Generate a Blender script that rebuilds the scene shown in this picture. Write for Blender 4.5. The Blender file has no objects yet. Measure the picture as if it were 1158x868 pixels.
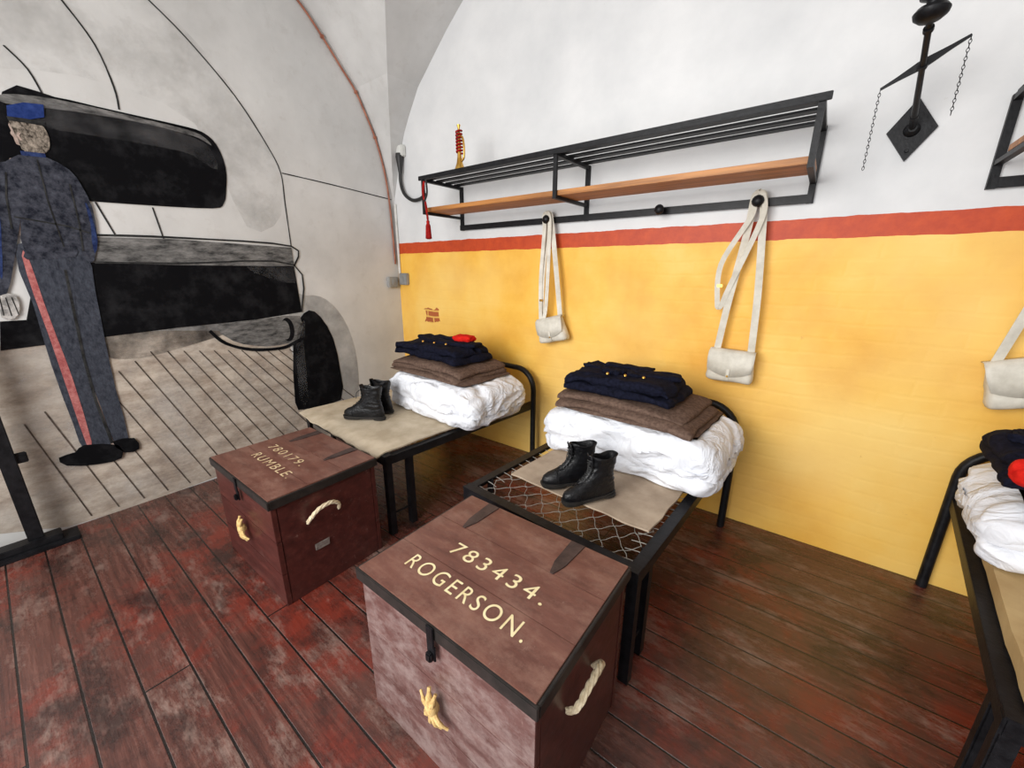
import bpy, bmesh, math, random
from mathutils import Vector, Matrix, noise, geometry
random.seed(4)
scn=bpy.context.scene
COL=scn.collection
scn.view_settings.view_transform='Standard'
scn.view_settings.look='None'

# ---------------------------------------------------------------- materials
class N:
    def __init__(s,name):
        s.m=bpy.data.materials.new(name); s.m.use_nodes=True
        s.t=s.m.node_tree; s.b=s.t.nodes['Principled BSDF']; s.out=s.t.nodes['Material Output']
    def n(s,typ,**k):
        x=s.t.nodes.new(typ)
        for a,v in k.items(): setattr(x,a,v)
        return x
    def L(s,a,b): s.t.links.new(a,b)
    def val(s,sock,v):
        if hasattr(v,'is_output'): s.L(v,sock)
        else: sock.default_value=v
    def math(s,op,a,b=0.0,c=None):
        x=s.n('ShaderNodeMath',operation=op); s.val(x.inputs[0],a); s.val(x.inputs[1],b)
        if c is not None: s.val(x.inputs[2],c)
        return x.outputs[0]
    def pos(s):
        return s.n('ShaderNodeNewGeometry').outputs['Position']
    def obj(s):
        return s.n('ShaderNodeTexCoord').outputs['Object']
    def scale(s,v,sc):
        x=s.n('ShaderNodeMapping'); s.L(v,x.inputs[0]); x.inputs['Scale'].default_value=sc; return x.outputs[0]
    def noise(s,v,sc,det=6,rough=.6):
        x=s.n('ShaderNodeTexNoise'); s.L(v,x.inputs['Vector']); x.inputs['Scale'].default_value=sc
        x.inputs['Detail'].default_value=det; x.inputs['Roughness'].default_value=rough; return x.outputs[0]
    def ramp(s,f,stops):
        x=s.n('ShaderNodeValToRGB'); e=x.color_ramp.elements
        while len(e)<len(stops): e.new(.5)
        for i,(p,c) in enumerate(stops):
            e[i].position=p; e[i].color=(*c,1) if len(c)==3 else c
        s.L(f,x.inputs[0]); return x.outputs[0]
    def mix(s,f,a,b,mode='MIX'):
        x=s.n('ShaderNodeMix',data_type='RGBA',blend_type=mode); s.val(x.inputs[0],f)
        for k,v in ((6,a),(7,b)):
            if hasattr(v,'is_output'): s.L(v,x.inputs[k])
            else: x.inputs[k].default_value=(*v,1)
        return x.outputs[2]
    def col(s,c):
        if hasattr(c,'is_output'): s.L(c,s.b.inputs['Base Color'])
        else: s.b.inputs['Base Color'].default_value=(*c,1)
    def bump(s,h,st=.3,d=.01):
        x=s.n('ShaderNodeBump'); x.inputs['Strength'].default_value=st; x.inputs['Distance'].default_value=d
        s.L(h,x.inputs['Height']); s.L(x.outputs[0],s.b.inputs['Normal'])
    def rough(s,r): s.val(s.b.inputs['Roughness'],r)
def simple(name,c1,c2=None,sc=12,rough=.6,metal=0,bump=.15,stretch=(1,1,1),lo=.35,hi=.65,det=6,spec=.5):
    m=N(name); v=m.scale(m.obj(),stretch); f=m.noise(v,sc,det)
    m.col(m.ramp(f,[(lo,c1),(hi,c2 or c1)])); m.rough(rough); m.b.inputs['Metallic'].default_value=metal
    m.b.inputs['Specular IOR Level'].default_value=spec
    if bump: m.bump(m.noise(v,sc*3,4),bump,.004)
    return m.m
def srgb(r,g,b):
    f=lambda c:(c/255/12.92) if c<=10 else ((c/255+.055)/1.055)**2.4
    return (f(r),f(g),f(b))

IRON=simple('black_iron',(.003,.003,.004),(.011,.011,.013),30,.45,0,.25,spec=.25)
GALV=simple('grey_wire',srgb(140,138,132),srgb(172,168,160),30,.5,0,.1)
WOODSHELF=simple('shelf_wood',srgb(132,82,36),srgb(190,128,66),6,.5,0,.2,(.4,8,8))
def cloth(name,c1,c2,sc,bs,bd):
    m=N(name); p=m.obj(); m.col(m.ramp(m.noise(p,sc,6),[(.35,c1),(.65,c2)])); m.rough(.9); m.b.inputs['Specular IOR Level'].default_value=.1
    x=m.n('ShaderNodeTexNoise'); m.L(p,x.inputs['Vector']); x.inputs['Scale'].default_value=bs; x.inputs['Detail'].default_value=4
    x.inputs['Distortion'].default_value=1.4; x.inputs['Roughness'].default_value=.5
    r=m.math('ABSOLUTE',m.math('SUBTRACT',x.outputs[0],.5)); m.bump(r,.8,bd); return m.m
WHITECLOTH=cloth('white_sheet',(.70,.72,.77),(.81,.82,.86),5,6.5,.045)
BROWN=simple('brown_wool',srgb(84,66,58),srgb(112,92,80),60,.95,0,.6,spec=.05)
NAVY=simple('navy_wool',srgb(10,11,22),srgb(24,26,42),60,.9,0,.5,spec=.1)
RED=simple('red_wool',srgb(190,25,20),srgb(220,40,30),40,.8,0,.3,spec=.1)
CANVAS=simple('tan_canvas',srgb(172,157,134),srgb(200,186,164),7,.9,0,.3,spec=.1)
CANVASB=simple('brown_canvas',srgb(150,132,114),srgb(182,164,144),7,.9,0,.3,spec=.1)
CANVAS3=simple('ochre_canvas',srgb(176,148,104),srgb(198,172,126),5,.8,0,.3,spec=.1)
BRASS=simple('brass',srgb(190,140,60),srgb(225,180,90),20,.3,.9,.05)
LEATHERB=simple('black_leather',(.002,.002,.003),(.008,.008,.009),22,.36,0,.8,spec=.35)
SOLE=simple('boot_sole',(.006,.006,.005),(.02,.016,.014),20,.7)
LACE=simple('boot_lace',(.015,.015,.015),(.03,.03,.03),60,.8)
STRAP=simple('white_strap',srgb(196,190,176),srgb(222,217,204),14,.7,0,.15)
ROPE=simple('rope',srgb(190,172,140),srgb(225,210,180),60,.9,0,.6)
ROPEY=simple('frayed_rope',srgb(175,140,85),srgb(222,192,130),50,.9,0,.6)
CREAM=simple('cream_paint',srgb(215,198,150),srgb(236,222,180),30,.7)
CREAMF=simple('faded_cream_paint',srgb(176,146,110),srgb(216,196,156),30,.7)
GREYBOX=simple('grey_plastic',srgb(130,130,128),srgb(160,160,158),5,.5)
SCREWW=simple('white_plastic',srgb(205,205,200),srgb(220,220,216),5,.5)
PIPE=simple('rusty_pipe',srgb(130,70,50),srgb(172,112,88),14,.6,0,.3)
CABLE=simple('black_cable',(.01,.01,.01),(.02,.02,.02),5,.5)
CONDUIT=simple('painted_conduit',srgb(190,188,182),srgb(215,213,208),12,.6)
LABELM=simple('tin_label',srgb(120,112,108),srgb(165,160,152),30,.5,.4)

def trunk_mat(name,a,b,c,w0,w1,wc,amt,st=(1.5,3,5)):
    m=N(name); p=m.obj()
    v=m.scale(p,(1.5,6,8)); f=m.noise(v,3,9,.7)
    base=m.ramp(f,[(.3,a),(.55,b),(.75,c)])
    w=m.noise(m.scale(p,st),3,12,.8)
    wm=m.ramp(w,[(w0,(0,0,0)),(w1,(amt,)*3)])
    base=m.mix(wm,base,wc)
    s=m.noise(m.scale(p,(14,3,3)),8,6,.8)
    base=m.mix(m.ramp(s,[(.62,(0,0,0)),(.70,(.45,.45,.45))]),base,srgb(160,136,126))
    m.col(base); m.rough(m.math('ADD',m.math('MULTIPLY',w,.4),.15)); m.bump(f,.25,.003); return m.m
TRUNK=trunk_mat('maroon_painted_wood',srgb(54,26,23),srgb(76,37,33),srgb(100,54,47),.55,.8,srgb(112,82,74),.5)
LIDM=trunk_mat('worn_brown_lid',srgb(84,50,42),srgb(108,69,58),srgb(130,92,78),.47,.70,srgb(146,114,100),.6,(2,3,3))
FADED=trunk_mat('faded_front_wood',srgb(76,48,45),srgb(102,72,68),srgb(128,100,95),.44,.60,srgb(146,128,124),.75,(2,3,3))
EDGE=simple('black_edge',(.008,.007,.006),(.024,.018,.016),20,.5)
HINGE=simple('strap_hinge',srgb(52,40,38),srgb(78,62,58),25,.5,.2)

def wall_paint():
    m=N('yellow_white_wall'); p=m.pos(); s=m.n('ShaderNodeSeparateXYZ'); m.L(p,s.inputs[0])
    x,z=s.outputs[0],s.outputs[2]
    wob=m.math('MULTIPLY',m.math('SUBTRACT',m.noise(p,6,3),.5),.02)
    zz=m.math('ADD',z,wob)
    n1=m.noise(p,2.2,6,.6); n2=m.noise(p,14,6,.7); n0=m.noise(p,.9,4,.5)
    yel=m.ramp(n1,[(.3,srgb(226,162,54)),(.55,srgb(243,188,76)),(.8,srgb(248,206,110))])
    yel=m.mix(m.ramp(n0,[(.42,(0,0,0)),(.68,(.65,.65,.65))]),yel,srgb(250,216,134))
    fl=m.ramp(n2,[(.66,(0,0,0)),(.72,(.5,.5,.5))]); yel=m.mix(fl,yel,srgb(210,155,78))
    st=m.ramp(n2,[(.3,srgb(176,54,14)),(.7,srgb(202,76,22))])
    wh=m.ramp(n1,[(.3,srgb(206,207,208)),(.7,srgb(226,226,226))])
    pl=m.ramp(m.noise(p,4,10,.75),[(.66,(0,0,0)),(.70,(.7,.7,.7))])
    wh=m.mix(pl,wh,srgb(160,150,138))
    c=m.mix(m.math('GREATER_THAN',zz,1.656),yel,st)
    c=m.mix(m.math('GREATER_THAN',zz,1.752),c,wh)
    cx=m.n('ShaderNodeCombineXYZ'); wx=m.math('MULTIPLY',m.math('SUBTRACT',n1,.5),.07)
    m.L(m.math('ADD',x,wx),cx.inputs[0]); m.L(m.math('ADD',z,wx),cx.inputs[1])
    br=m.n('ShaderNodeTexBrick'); m.L(cx.outputs[0],br.inputs[0]); br.inputs['Scale'].default_value=1; br.inputs['Brick Width'].default_value=.16
    br.inputs['Row Height'].default_value=.06; br.inputs['Mortar Size'].default_value=.008
    br.inputs['Color1'].default_value=(*srgb(180,96,50),1); br.inputs['Color2'].default_value=(*srgb(164,84,44),1); br.inputs['Mortar'].default_value=(*srgb(228,180,90),1)
    n3=m.noise(p,9,2,.5)
    ww=m.math('MULTIPLY',m.math('SUBTRACT',n3,.5),.14)
    mk=m.math('MULTIPLY',m.math('LESS_THAN',m.math('ABSOLUTE',m.math('SUBTRACT',m.math('ADD',x,ww),.45)),.10),
              m.math('LESS_THAN',m.math('ABSOLUTE',m.math('SUBTRACT',m.math('ADD',z,ww),1.09)),.065))
    c=m.mix(mk,c,br.outputs[0]); m.col(c); m.rough(.55)
    b2=m.n('ShaderNodeTexBrick'); m.L(cx.outputs[0],b2.inputs[0]); b2.inputs['Scale'].default_value=1
    b2.inputs['Brick Width'].default_value=.23; b2.inputs['Row Height'].default_value=.078; b2.inputs['Mortar Size'].default_value=.014
    b2.inputs['Mortar Smooth'].default_value=1.0
    vis=m.ramp(m.noise(p,1.1,4,.6),[(.38,(.1,.1,.1)),(.62,(1,1,1))])
    h=m.math('MULTIPLY',m.math('SUBTRACT',1.0,b2.outputs[1]),m.math('MULTIPLY',m.math('LESS_THAN',z,1.65),m.math('MULTIPLY',vis,.5)))
    h=m.math('ADD',h,m.math('MULTIPLY',n1,2.6)); h=m.math('ADD',h,m.math('MULTIPLY',n2,.7))
    m.bump(h,.28,.006); return m.m
def plaster():
    m=N('white_plaster'); p=m.pos()
    n1=m.noise(p,1.6,8,.6); n2=m.noise(p,9,8,.7)
    c=m.ramp(n1,[(.3,srgb(184,183,181)),(.7,srgb(212,211,209))])
    c=m.mix(m.ramp(n2,[(.55,(0,0,0)),(.75,(.45,.45,.45))]),c,srgb(172,167,162))
    pk=m.ramp(m.noise(p,3.4,12,.8),[(.66,(0,0,0)),(.70,(.45,.45,.45))]); c=m.mix(pk,c,srgb(146,138,130))
    m.col(c); m.rough(.8); m.bump(n2,.25,.006); return m.m
def floor_mat():
    m=N('worn_red_floorboards'); p=m.pos()
    br=m.n('ShaderNodeTexBrick'); m.L(p,br.inputs[0]); br.offset=.37; br.offset_frequency=3
    br.inputs['Scale'].default_value=1; br.inputs['Brick Width'].default_value=2.6; br.inputs['Row Height'].default_value=.14
    br.inputs['Mortar Size'].default_value=.004; br.inputs['Mortar Smooth'].default_value=.3; br.inputs['Bias'].default_value=0
    br.inputs['Color1'].default_value=(0,0,0,1); br.inputs['Color2'].default_value=(1,1,1,1); br.inputs['Mortar'].default_value=(.3,.3,.3,1)
    g=m.noise(m.scale(p,(1.0,18,1)),3,9,.7)
    base=m.ramp(g,[(.3,srgb(46,26,23)),(.5,srgb(80,45,38)),(.7,srgb(114,74,64))])
    base=m.mix(m.math('MULTIPLY',br.outputs[0],.45),base,srgb(96,62,54))
    w=m.noise(p,1.3,12,.75)
    base=m.mix(m.ramp(w,[(.49,(0,0,0)),(.60,(.7,.7,.7))]),base,srgb(124,42,28))
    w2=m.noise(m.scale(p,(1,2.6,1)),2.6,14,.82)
    base=m.mix(m.ramp(w2,[(.52,(0,0,0)),(.62,(.6,.6,.6))]),base,srgb(146,124,114))  # grey scuffs; their pale tone also paints in whitish gloss highlights on the boards
    w3=m.noise(m.scale(p,(3,30,1)),4,8,.7)
    base=m.mix(m.ramp(w3,[(.58,(0,0,0)),(.68,(.5,.5,.5))]),base,srgb(28,17,15))
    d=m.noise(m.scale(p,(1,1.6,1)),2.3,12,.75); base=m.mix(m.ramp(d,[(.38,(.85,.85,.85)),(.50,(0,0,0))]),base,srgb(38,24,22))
    c=m.mix(br.outputs[1],base,(.008,.005,.004)); m.col(c)
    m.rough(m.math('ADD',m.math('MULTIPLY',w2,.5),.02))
    m.b.inputs['Specular IOR Level'].default_value=.6
    h=m.math('ADD',m.math('MULTIPLY',m.math('SUBTRACT',1.0,br.outputs[1]),1.0),m.math('MULTIPLY',g,.45)); h=m.math('ADD',h,m.math('MULTIPLY',w2,.6))
    m.bump(h,.55,.006); return m.m
def paint(name,c1,c2,sc=14,lo=.4,hi=.65,stretch=(1,1,1),alpha=None):
    m=N(name); p=m.pos(); v=m.scale(p,stretch)
    m.col(m.ramp(m.noise(v,sc,10,.72),[(lo,c1),(hi,c2)])); m.rough(.9); m.b.inputs['Specular IOR Level'].default_value=.05
    if alpha:
        a=m.ramp(m.noise(p,alpha[0],10,.7),[(alpha[1],(alpha[4],)*3 if len(alpha)>4 else (0,0,0)),(alpha[2],(alpha[3],)*3)]); m.L(a,m.b.inputs['Alpha'])
    return m.m
BLACKP=paint('black_mural_paint',srgb(14,14,16),srgb(44,44,46),6,.48,.8)
GREYP=paint('charcoal_mural_paint',srgb(46,46,46),srgb(140,138,136),5,.35,.7,(1,1.5,5))
CHALKP=paint('chalky_mural_highlight',srgb(90,90,92),srgb(130,128,128),6,.4,.7,(1,1,3),(5,.36,.75,.42,0))
SANDP=paint('sandy_mural_paint',srgb(150,134,120),srgb(202,190,176),3.5,.35,.62,(1,1.2,3),(2.2,.38,.58,.92,.5))
SHADP=paint('smudged_mural_shadow',srgb(50,47,45),srgb(96,90,86),6,.4,.7,(1,1,1),(3.2,.32,.66,.85,.05))
SPRAYP=paint('soft_charcoal_smudge',srgb(112,112,112),srgb(140,138,136),8,.4,.7,(1,1,1),(3,.35,.7,.55,.12))
VEILP=paint('pale_grey_wash',srgb(156,154,151),srgb(176,174,171),5,.4,.7,(1,1,1),(2.5,.40,.75,.45,0))
JACKP=paint('painted_jacket',srgb(28,30,38),srgb(88,90,100),26,.38,.8)
TROUP=paint('painted_trousers',srgb(34,36,44),srgb(84,88,98),60,.3,.85,(1,1,.5))
BLUEP=paint('painted_blue',srgb(26,34,66),srgb(54,68,108),24)
CAPP=paint('painted_cap',srgb(30,46,96),srgb(48,66,122),30)
STRP=paint('painted_red_stripe',srgb(148,78,78),srgb(184,122,118),40)
FACEP=paint('painted_face',srgb(140,120,110),srgb(190,172,162),20)
HANDP=paint('painted_hand',srgb(120,118,116),srgb(196,192,188),24)
HAIRP=paint('painted_hair',srgb(44,38,34),srgb(176,164,150),40,.38,.7,(1,1.5,1))
LINEP=paint('painted_line',srgb(34,34,34),srgb(60,60,60),20)
LINEG=paint('painted_brown_line',srgb(66,58,53),srgb(104,92,84),20)

# ---------------------------------------------------------------- mesh helpers
def finish(bm,name,mat,parent=None,smooth=False,loc=(0,0,0),rot=(0,0,0)):
    me=bpy.data.meshes.new(name); bmesh.ops.recalc_face_normals(bm,faces=bm.faces[:]); bm.to_mesh(me); bm.free()
    for mm in (mat if isinstance(mat,(list,tuple)) else [mat]): me.materials.append(mm)
    if smooth:
        for p in me.polygons: p.use_smooth=True
        try: me.set_sharp_from_angle(angle=math.radians(50))
        except Exception: pass
    ob=bpy.data.objects.new(name,me); COL.objects.link(ob)
    ob.location=loc; ob.rotation_euler=rot
    if parent: ob.parent=parent
    return ob
def thing(name,label,cat,loc=(0,0,0),rz=0,group=None):
    e=bpy.data.objects.new(name,None); COL.objects.link(e); e.empty_display_size=.1
    e.location=loc; e.rotation_euler=(0,0,rz); e["label"]=label; e["category"]=cat
    if group: e["group"]=group
    return e
def tag(o,label,cat,group=None):
    o["label"]=label; o["category"]=cat
    if group: o["group"]=group
def box(bm,c,s,bev=0,rot=None,mi=0):
    M=Matrix.Translation(c)@(rot if rot else Matrix.Identity(4))@Matrix.Diagonal((*s,1))
    g=bmesh.ops.create_cube(bm,size=1,matrix=M); vs=g['verts']
    es=list({e for v in vs for e in v.link_edges})
    if bev: bmesh.ops.bevel(bm,geom=es,offset=bev,segments=2,affect='EDGES')
def b2(bm,x0,x1,y0,y1,z0,z1,bev=0):
    box(bm,((x0+x1)/2,(y0+y1)/2,(z0+z1)/2),(x1-x0,y1-y0,z1-z0),bev)
def catmull(P,k=6,closed=False):
    P=[Vector(p) for p in P]; n=len(P); out=[]
    rng=range(n if closed else n-1)
    for i in rng:
        if closed: a,b,c,d=P[(i-1)%n],P[i],P[(i+1)%n],P[(i+2)%n]
        else: a,b,c,d=P[max(i-1,0)],P[i],P[i+1],P[min(i+2,n-1)]
        for j in range(k):
            t=j/k
            out.append(.5*((2*b)+(c-a)*t+(2*a-5*b+4*c-d)*t*t+(3*b-a-3*c+d)*t**3))
    if not closed: out.append(P[-1])
    return out
def tube(bm,P,r,seg=8,smooth=0,closed=False,cap=True,mi=0,flat=None):
    P=[Vector(p) for p in P]
    if smooth: P=catmull(P,smooth,closed)
    n=len(P); rings=[]; up=None
    for i,p in enumerate(P):
        if closed: t=P[(i+1)%n]-P[i-1]
        else: t=P[min(i+1,n-1)]-P[max(i-1,0)]
        if t.length<1e-9: t=Vector((0,0,1))
        t.normalize()
        if up is None: up=Vector((0,0,1)) if abs(t.z)<.9 else Vector((0,1,0))
        s=t.cross(up)
        if s.length<1e-4: s=t.cross(Vector((1,0,0)))
        s.normalize(); u=s.cross(t).normalized(); up=u
        rr=r[min(i*len(r)//n,len(r)-1)] if isinstance(r,(list,tuple)) else r
        a,b=(rr,rr) if flat is None else flat
        rings.append([bm.verts.new(p+s*math.cos(2*math.pi*k/seg)*a+u*math.sin(2*math.pi*k/seg)*b) for k in range(seg)])
    m=n if closed else n-1
    for i in range(m):
        A,B=rings[i],rings[(i+1)%n]
        for k in range(seg):
            f=bm.faces.new((A[k],A[(k+1)%seg],B[(k+1)%seg],B[k])); f.material_index=mi
    if cap and not closed:
        for rg in (rings[0],rings[-1]):
            f=bm.faces.new(rg); f.material_index=mi
def ribbon(bm,P,w,th,side,smooth=0,mi=0):
    P=[Vector(p) for p in P]
    if smooth: P=catmull(P,smooth)
    n=len(P); rings=[]; side=Vector(side).normalized()
    for i,p in enumerate(P):
        t=(P[min(i+1,n-1)]-P[max(i-1,0)]).normalized()
        nn=t.cross(side)
        if nn.length<.25: nn=Vector((0,-1,0))
        if nn.y>0: nn=-nn
        nn.normalize(); s=nn.cross(t).normalized()
        rings.append([bm.verts.new(p+s*a*w/2+nn*b*th/2) for a,b in ((-1,-1),(1,-1),(1,1),(-1,1))])
    for i in range(n-1):
        A,B=rings[i],rings[i+1]
        for k in range(4):
            f=bm.faces.new((A[k],A[(k+1)%4],B[(k+1)%4],B[k])); f.material_index=mi
    bm.faces.new(rings[0]); bm.faces.new(rings[-1])
def loft(bm,rings,cap0=True,cap1=True,mi=0):
    R=[[bm.verts.new(p) for p in r] for r in rings]; n=len(R[0])
    for A,B in zip(R,R[1:]):
        for k in range(n):
            f=bm.faces.new((A[k],A[(k+1)%n],B[(k+1)%n],B[k])); f.material_index=mi
    if cap0: bm.faces.new(R[0]).material_index=mi
    if cap1: bm.faces.new(R[-1]).material_index=mi
def lathe(bm,c,prof,seg=20,axis='Z',mi=0):
    c=Vector(c); rings=[]
    for r,h in prof:
        ring=[]
        for k in range(seg):
            a=2*math.pi*k/seg; x,y=r*math.cos(a),r*math.sin(a)
            v={'Z':(x,y,h),'Y':(x,h,y),'X':(h,x,y)}[axis]; ring.append(c+Vector(v))
        rings.append(ring)
    loft(bm,rings,mi=mi)
def softbox(bm,c,half,r,amp=.01,freq=6,seed=0,rz=0,cut=18,ridge=.5,fn=None,mi=0,aniso=(1,1,1)):
    """rounded cloth block with wrinkles"""
    hx,hy,hz=half; n=cut; idx={}
    def vert(p):
        k=(round(p[0]*1e4),round(p[1]*1e4),round(p[2]*1e4))
        if k in idx: return idx[k]
        q=Vector((p[0]*hx,p[1]*hy,p[2]*hz)); rr=min(r,hx,hy,hz)
        inn=Vector((max(-hx+rr,min(hx-rr,q.x)),max(-hy+rr,min(hy-rr,q.y)),max(-hz+rr,min(hz-rr,q.z))))
        d=q-inn; dn=d.normalized() if d.length>1e-9 else Vector((0,0,1))
        if d.length>1e-9: q=inn+dn*rr
        s=Vector((seed*7.3,seed*3.1,seed*1.7)); f=Vector((q.x*aniso[0],q.y*aniso[1],q.z*aniso[2]))
        wp=f*freq+s; wp=wp+Vector((noise.noise(wp*.7),noise.noise(wp*.7+Vector((9,1,4))),noise.noise(wp*.7+Vector((2,8,5)))))*1.2
        w=noise.noise(f*freq+s)*(1-ridge)+(.4-abs(noise.noise(wp*1.5))*2.0)*ridge+noise.noise(f*freq*3.3+s)*.12
        nrm=dn
        q=q+nrm*w*amp
        if fn: q=fn(q,p)
        q=Matrix.Rotation(rz,3,'Z')@q+Vector(c)
        idx[k]=bm.verts.new(q); return idx[k]
    lin=[-1+2*i/n for i in range(n+1)]; nz=max(4,n//2); linz=[-1+2*i/nz for i in range(nz+1)]
    def face(fnn,A,B):
        for i in range(len(A)-1):
            for j in range(len(B)-1):
                vs=[vert(fnn(A[i],B[j])),vert(fnn(A[i+1],B[j])),vert(fnn(A[i+1],B[j+1])),vert(fnn(A[i],B[j+1]))]
                try: bm.faces.new(vs).material_index=mi
                except ValueError: pass
    for s in (-1,1):
        face(lambda a,b:(a,b,s),lin,lin); face(lambda a,b:(a,s,b),lin,linz); face(lambda a,b:(s,a,b),lin,linz)
def dec(s,sm=0,closed=True):
    P=[(0,-int(s[i:i+3])/100,int(s[i+3:i+6])/100) for i in range(0,len(s),6)]
    return [tuple(v) for v in catmull(P,sm,closed)] if sm else P
def poly(name,s,mat,parent,layer,sm=3,pts=None):
    P=pts or dec(s,sm); bm=bmesh.new(); x=.0012*layer
    if pts and sm: P=[tuple(v) for v in catmull(pts,sm,True)]
    V=[Vector((x,p[1],p[2])) for p in P]; vs=[bm.verts.new(v) for v in V]
    for t in geometry.tessellate_polygon([V]):
        try: bm.faces.new([vs[i] for i in t])
        except ValueError: pass
    o=finish(bm,name,mat,parent)
    for p in o.data.polygons:
        if p.normal.x<0: p.flip()
    return o
def yz(*a): return [(0,-a[i],a[i+1]) for i in range(0,len(a),2)]
def strokes(name,lines,mat,parent,layer,w=.012):
    for P in lines:
        bm=bmesh.new(); x=.0012*layer
        ww=w
        if isinstance(P,tuple): P,ww=P
        Q=[Vector((x,p[1],p[2])) for p in P]; n=len(Q); prev=None
        for i,p in enumerate(Q):
            t=(Q[min(i+1,n-1)]-Q[max(i-1,0)]).normalized(); s=Vector((0,-t.z,t.y))*ww/2*(.85+.3*noise.noise(p*9))
            cur=(bm.verts.new(p-s),bm.verts.new(p+s))
            if prev: bm.faces.new((prev[0],prev[1],cur[1],cur[0]))
            prev=cur
        finish(bm,name,mat,parent)

# ---------------------------------------------------------------- room shell
W,D=6.3,4.4
def struct(o): o["kind"]="structure"; return o
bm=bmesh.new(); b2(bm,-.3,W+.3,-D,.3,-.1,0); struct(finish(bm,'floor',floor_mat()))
bm=bmesh.new(); b2(bm,-.3,W+.3,0,.3,0,4.2); struct(finish(bm,'wall_back',wall_paint()))
PL=plaster()
bm=bmesh.new(); b2(bm,-.3,0,-D,0,0,4.2); struct(finish(bm,'wall_left',PL))
bm=bmesh.new(); b2(bm,W,W+.3,-D,0,0,4.2); struct(finish(bm,'wall_right',PL))
G=[(0,2.1),(.04,2.27),(.1,2.5),(.15,2.66),(.2,2.77),(.3,2.96),(.42,3.1),(.55,3.25),(.69,3.39),(.85,3.5),(1.05,3.61),(1.3,3.72),(1.6,3.8),(1.9,3.85),(2.2,3.87)]
def g(d):
    d=max(0,min(2.2,d))
    for (a,b),(c,e) in zip(G,G[1:]):
        if d<=c: return b+(e-b)*(d-a)/(c-a)
    return G[-1][1]
bm=bmesh.new()
base=sorted(set([x[0] for x in G]+[.07,.25,.36,.48,.62]))
ys=sorted(set([round(v,4) for v in base]+[round(D-v,4) for v in base]))
xs=sorted(set([round(v/.7,4) for v in base]+[round(W-v/.7,4) for v in base]))
def ch(x,y): return g(max(min(y,D-y),.7*min(x,W-x)))
V=[[bm.verts.new((x,-y,ch(x,y))) for y in ys] for x in xs]
for i in range(len(xs)-1):
    for j in range(len(ys)-1):
        a,b,c,d=V[i][j],V[i+1][j],V[i+1][j+1],V[i][j+1]
        mxy=((a.co.x+c.co.x)/2,-(a.co.y+c.co.y)/2); zm=ch(*mxy)
        if abs((a.co.z+c.co.z)/2-zm)<=abs((b.co.z+d.co.z)/2-zm): bm.faces.new((a,b,c)); bm.faces.new((a,c,d))
        else: bm.faces.new((a,b,d)); bm.faces.new((b,c,d))
struct(finish(bm,'ceiling',PL))

# pipe following the arch and falling down the corner
bm=bmesh.new()
pp=[(.012,-v-.012,g(v)-.035) for v in (1.3,1.05,.85,.69,.55,.42,.3,.2,.15,.1)]+[(.012,-.075,2.27),(.012,-.055,2.0),(.012,-.045,1.56)]
tube(bm,pp,.008,8,4)
for i in (2,4,6,8): p=Vector(pp[i]); box(bm,p,(.024,.024,.024),.004)
o=finish(bm,'pipe',PIPE,smooth=True); tag(o,"rusty red-brown conduit pipe following the painted wall arch","pipe")

# ---------------------------------------------------------------- mural
mu=thing('wall_mural','black and white painted mural of a cannon and soldier','mural')
poly('painted_floor',None,SANDP,mu,1,2,yz(2.5,1.12,2.1,1.13,1.64,1.09,1.20,1.0,1.12,.84,1.0,.4,.6,.12,.25,.05,.5,.01,1.8,.01,2.55,.01,3.0,.3,3.0,1.0))
poly('painted_veil',None,VEILP,mu,1,3,yz(2.4,2.9,1.9,3.1,1.5,2.95,1.2,2.6,1.05,2.3,1.05,1.9,1.3,1.8,1.5,2.4,2.0,2.5,2.4,2.45))
poly('painted_shadow',None,SHADP,mu,3,3,yz(2.25,1.14,2.0,1.15,1.6,1.16,1.45,1.12,1.55,1.06,1.85,.99,2.05,.96,2.2,1.0))
poly('painted_smudge',None,SPRAYP,mu,2,3,yz(1.10,1.22,.95,1.30,.78,1.26,.64,1.08,.56,.80,.56,.45,.62,.22,.8,.12,1.08,.12))
for i in range(18):
    t=(i-4)/13
    a=Vector((0,-2.24+1.10*t,1.03-.15*max(t,0))); b=Vector((0,-1.95+1.62*t,.03))
    if i<7: a.z-=.10*(7-i)*(.6 if i>3 else .5)
    strokes('painted_board',[[tuple(a.lerp(b,k/8)) for k in range(9)]],LINEG,mu,3,.008)
cn=poly('painted_cannon','229234211237195237180237159237147236140230137217139203142194149190182188212187240186',BLACKP,mu,4,3)
poly('barrel_highlight',None,GREYP,cn,5,3,yz(2.29,2.33,2.11,2.36,1.8,2.36,1.59,2.355,1.48,2.34,1.43,2.29,1.5,2.32,1.6,2.33,1.8,2.335,2.05,2.32,2.29,2.29))
poly('barrel_sheen',None,CHALKP,cn,6,3,yz(2.2,2.33,1.9,2.34,1.6,2.33,1.45,2.28,1.42,2.15,1.5,2.18,1.6,2.22,1.9,2.22,2.2,2.22))
poly('carriage','214154101153100117134114182113222111257109254124245124235154',BLACKP,cn,4,0)
poly('carriage_top','211168172169101167101153175153214154',GREYP,cn,5,0)
poly('carriage_sheen',None,CHALKP,cn,6,2,yz(1.35,1.52,1.02,1.52,1.02,1.40,1.2,1.44))
strokes('carriage_edge',[dec('213169172170101168101153',4,False),dec('213154175154101154100117',4,False)],LINEP,cn,6,.014)
strokes('wheel_rim',[(dec('165109157099141092120090109093100096',4,False),.028)],BLACKP,cn,6,.03)
poly('wheel_disc',None,GREYP,cn,5,2,yz(1.60,1.12,1.52,1.0,1.38,.945,1.22,.925,1.05,.96,1.02,1.14,1.3,1.14))
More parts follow.
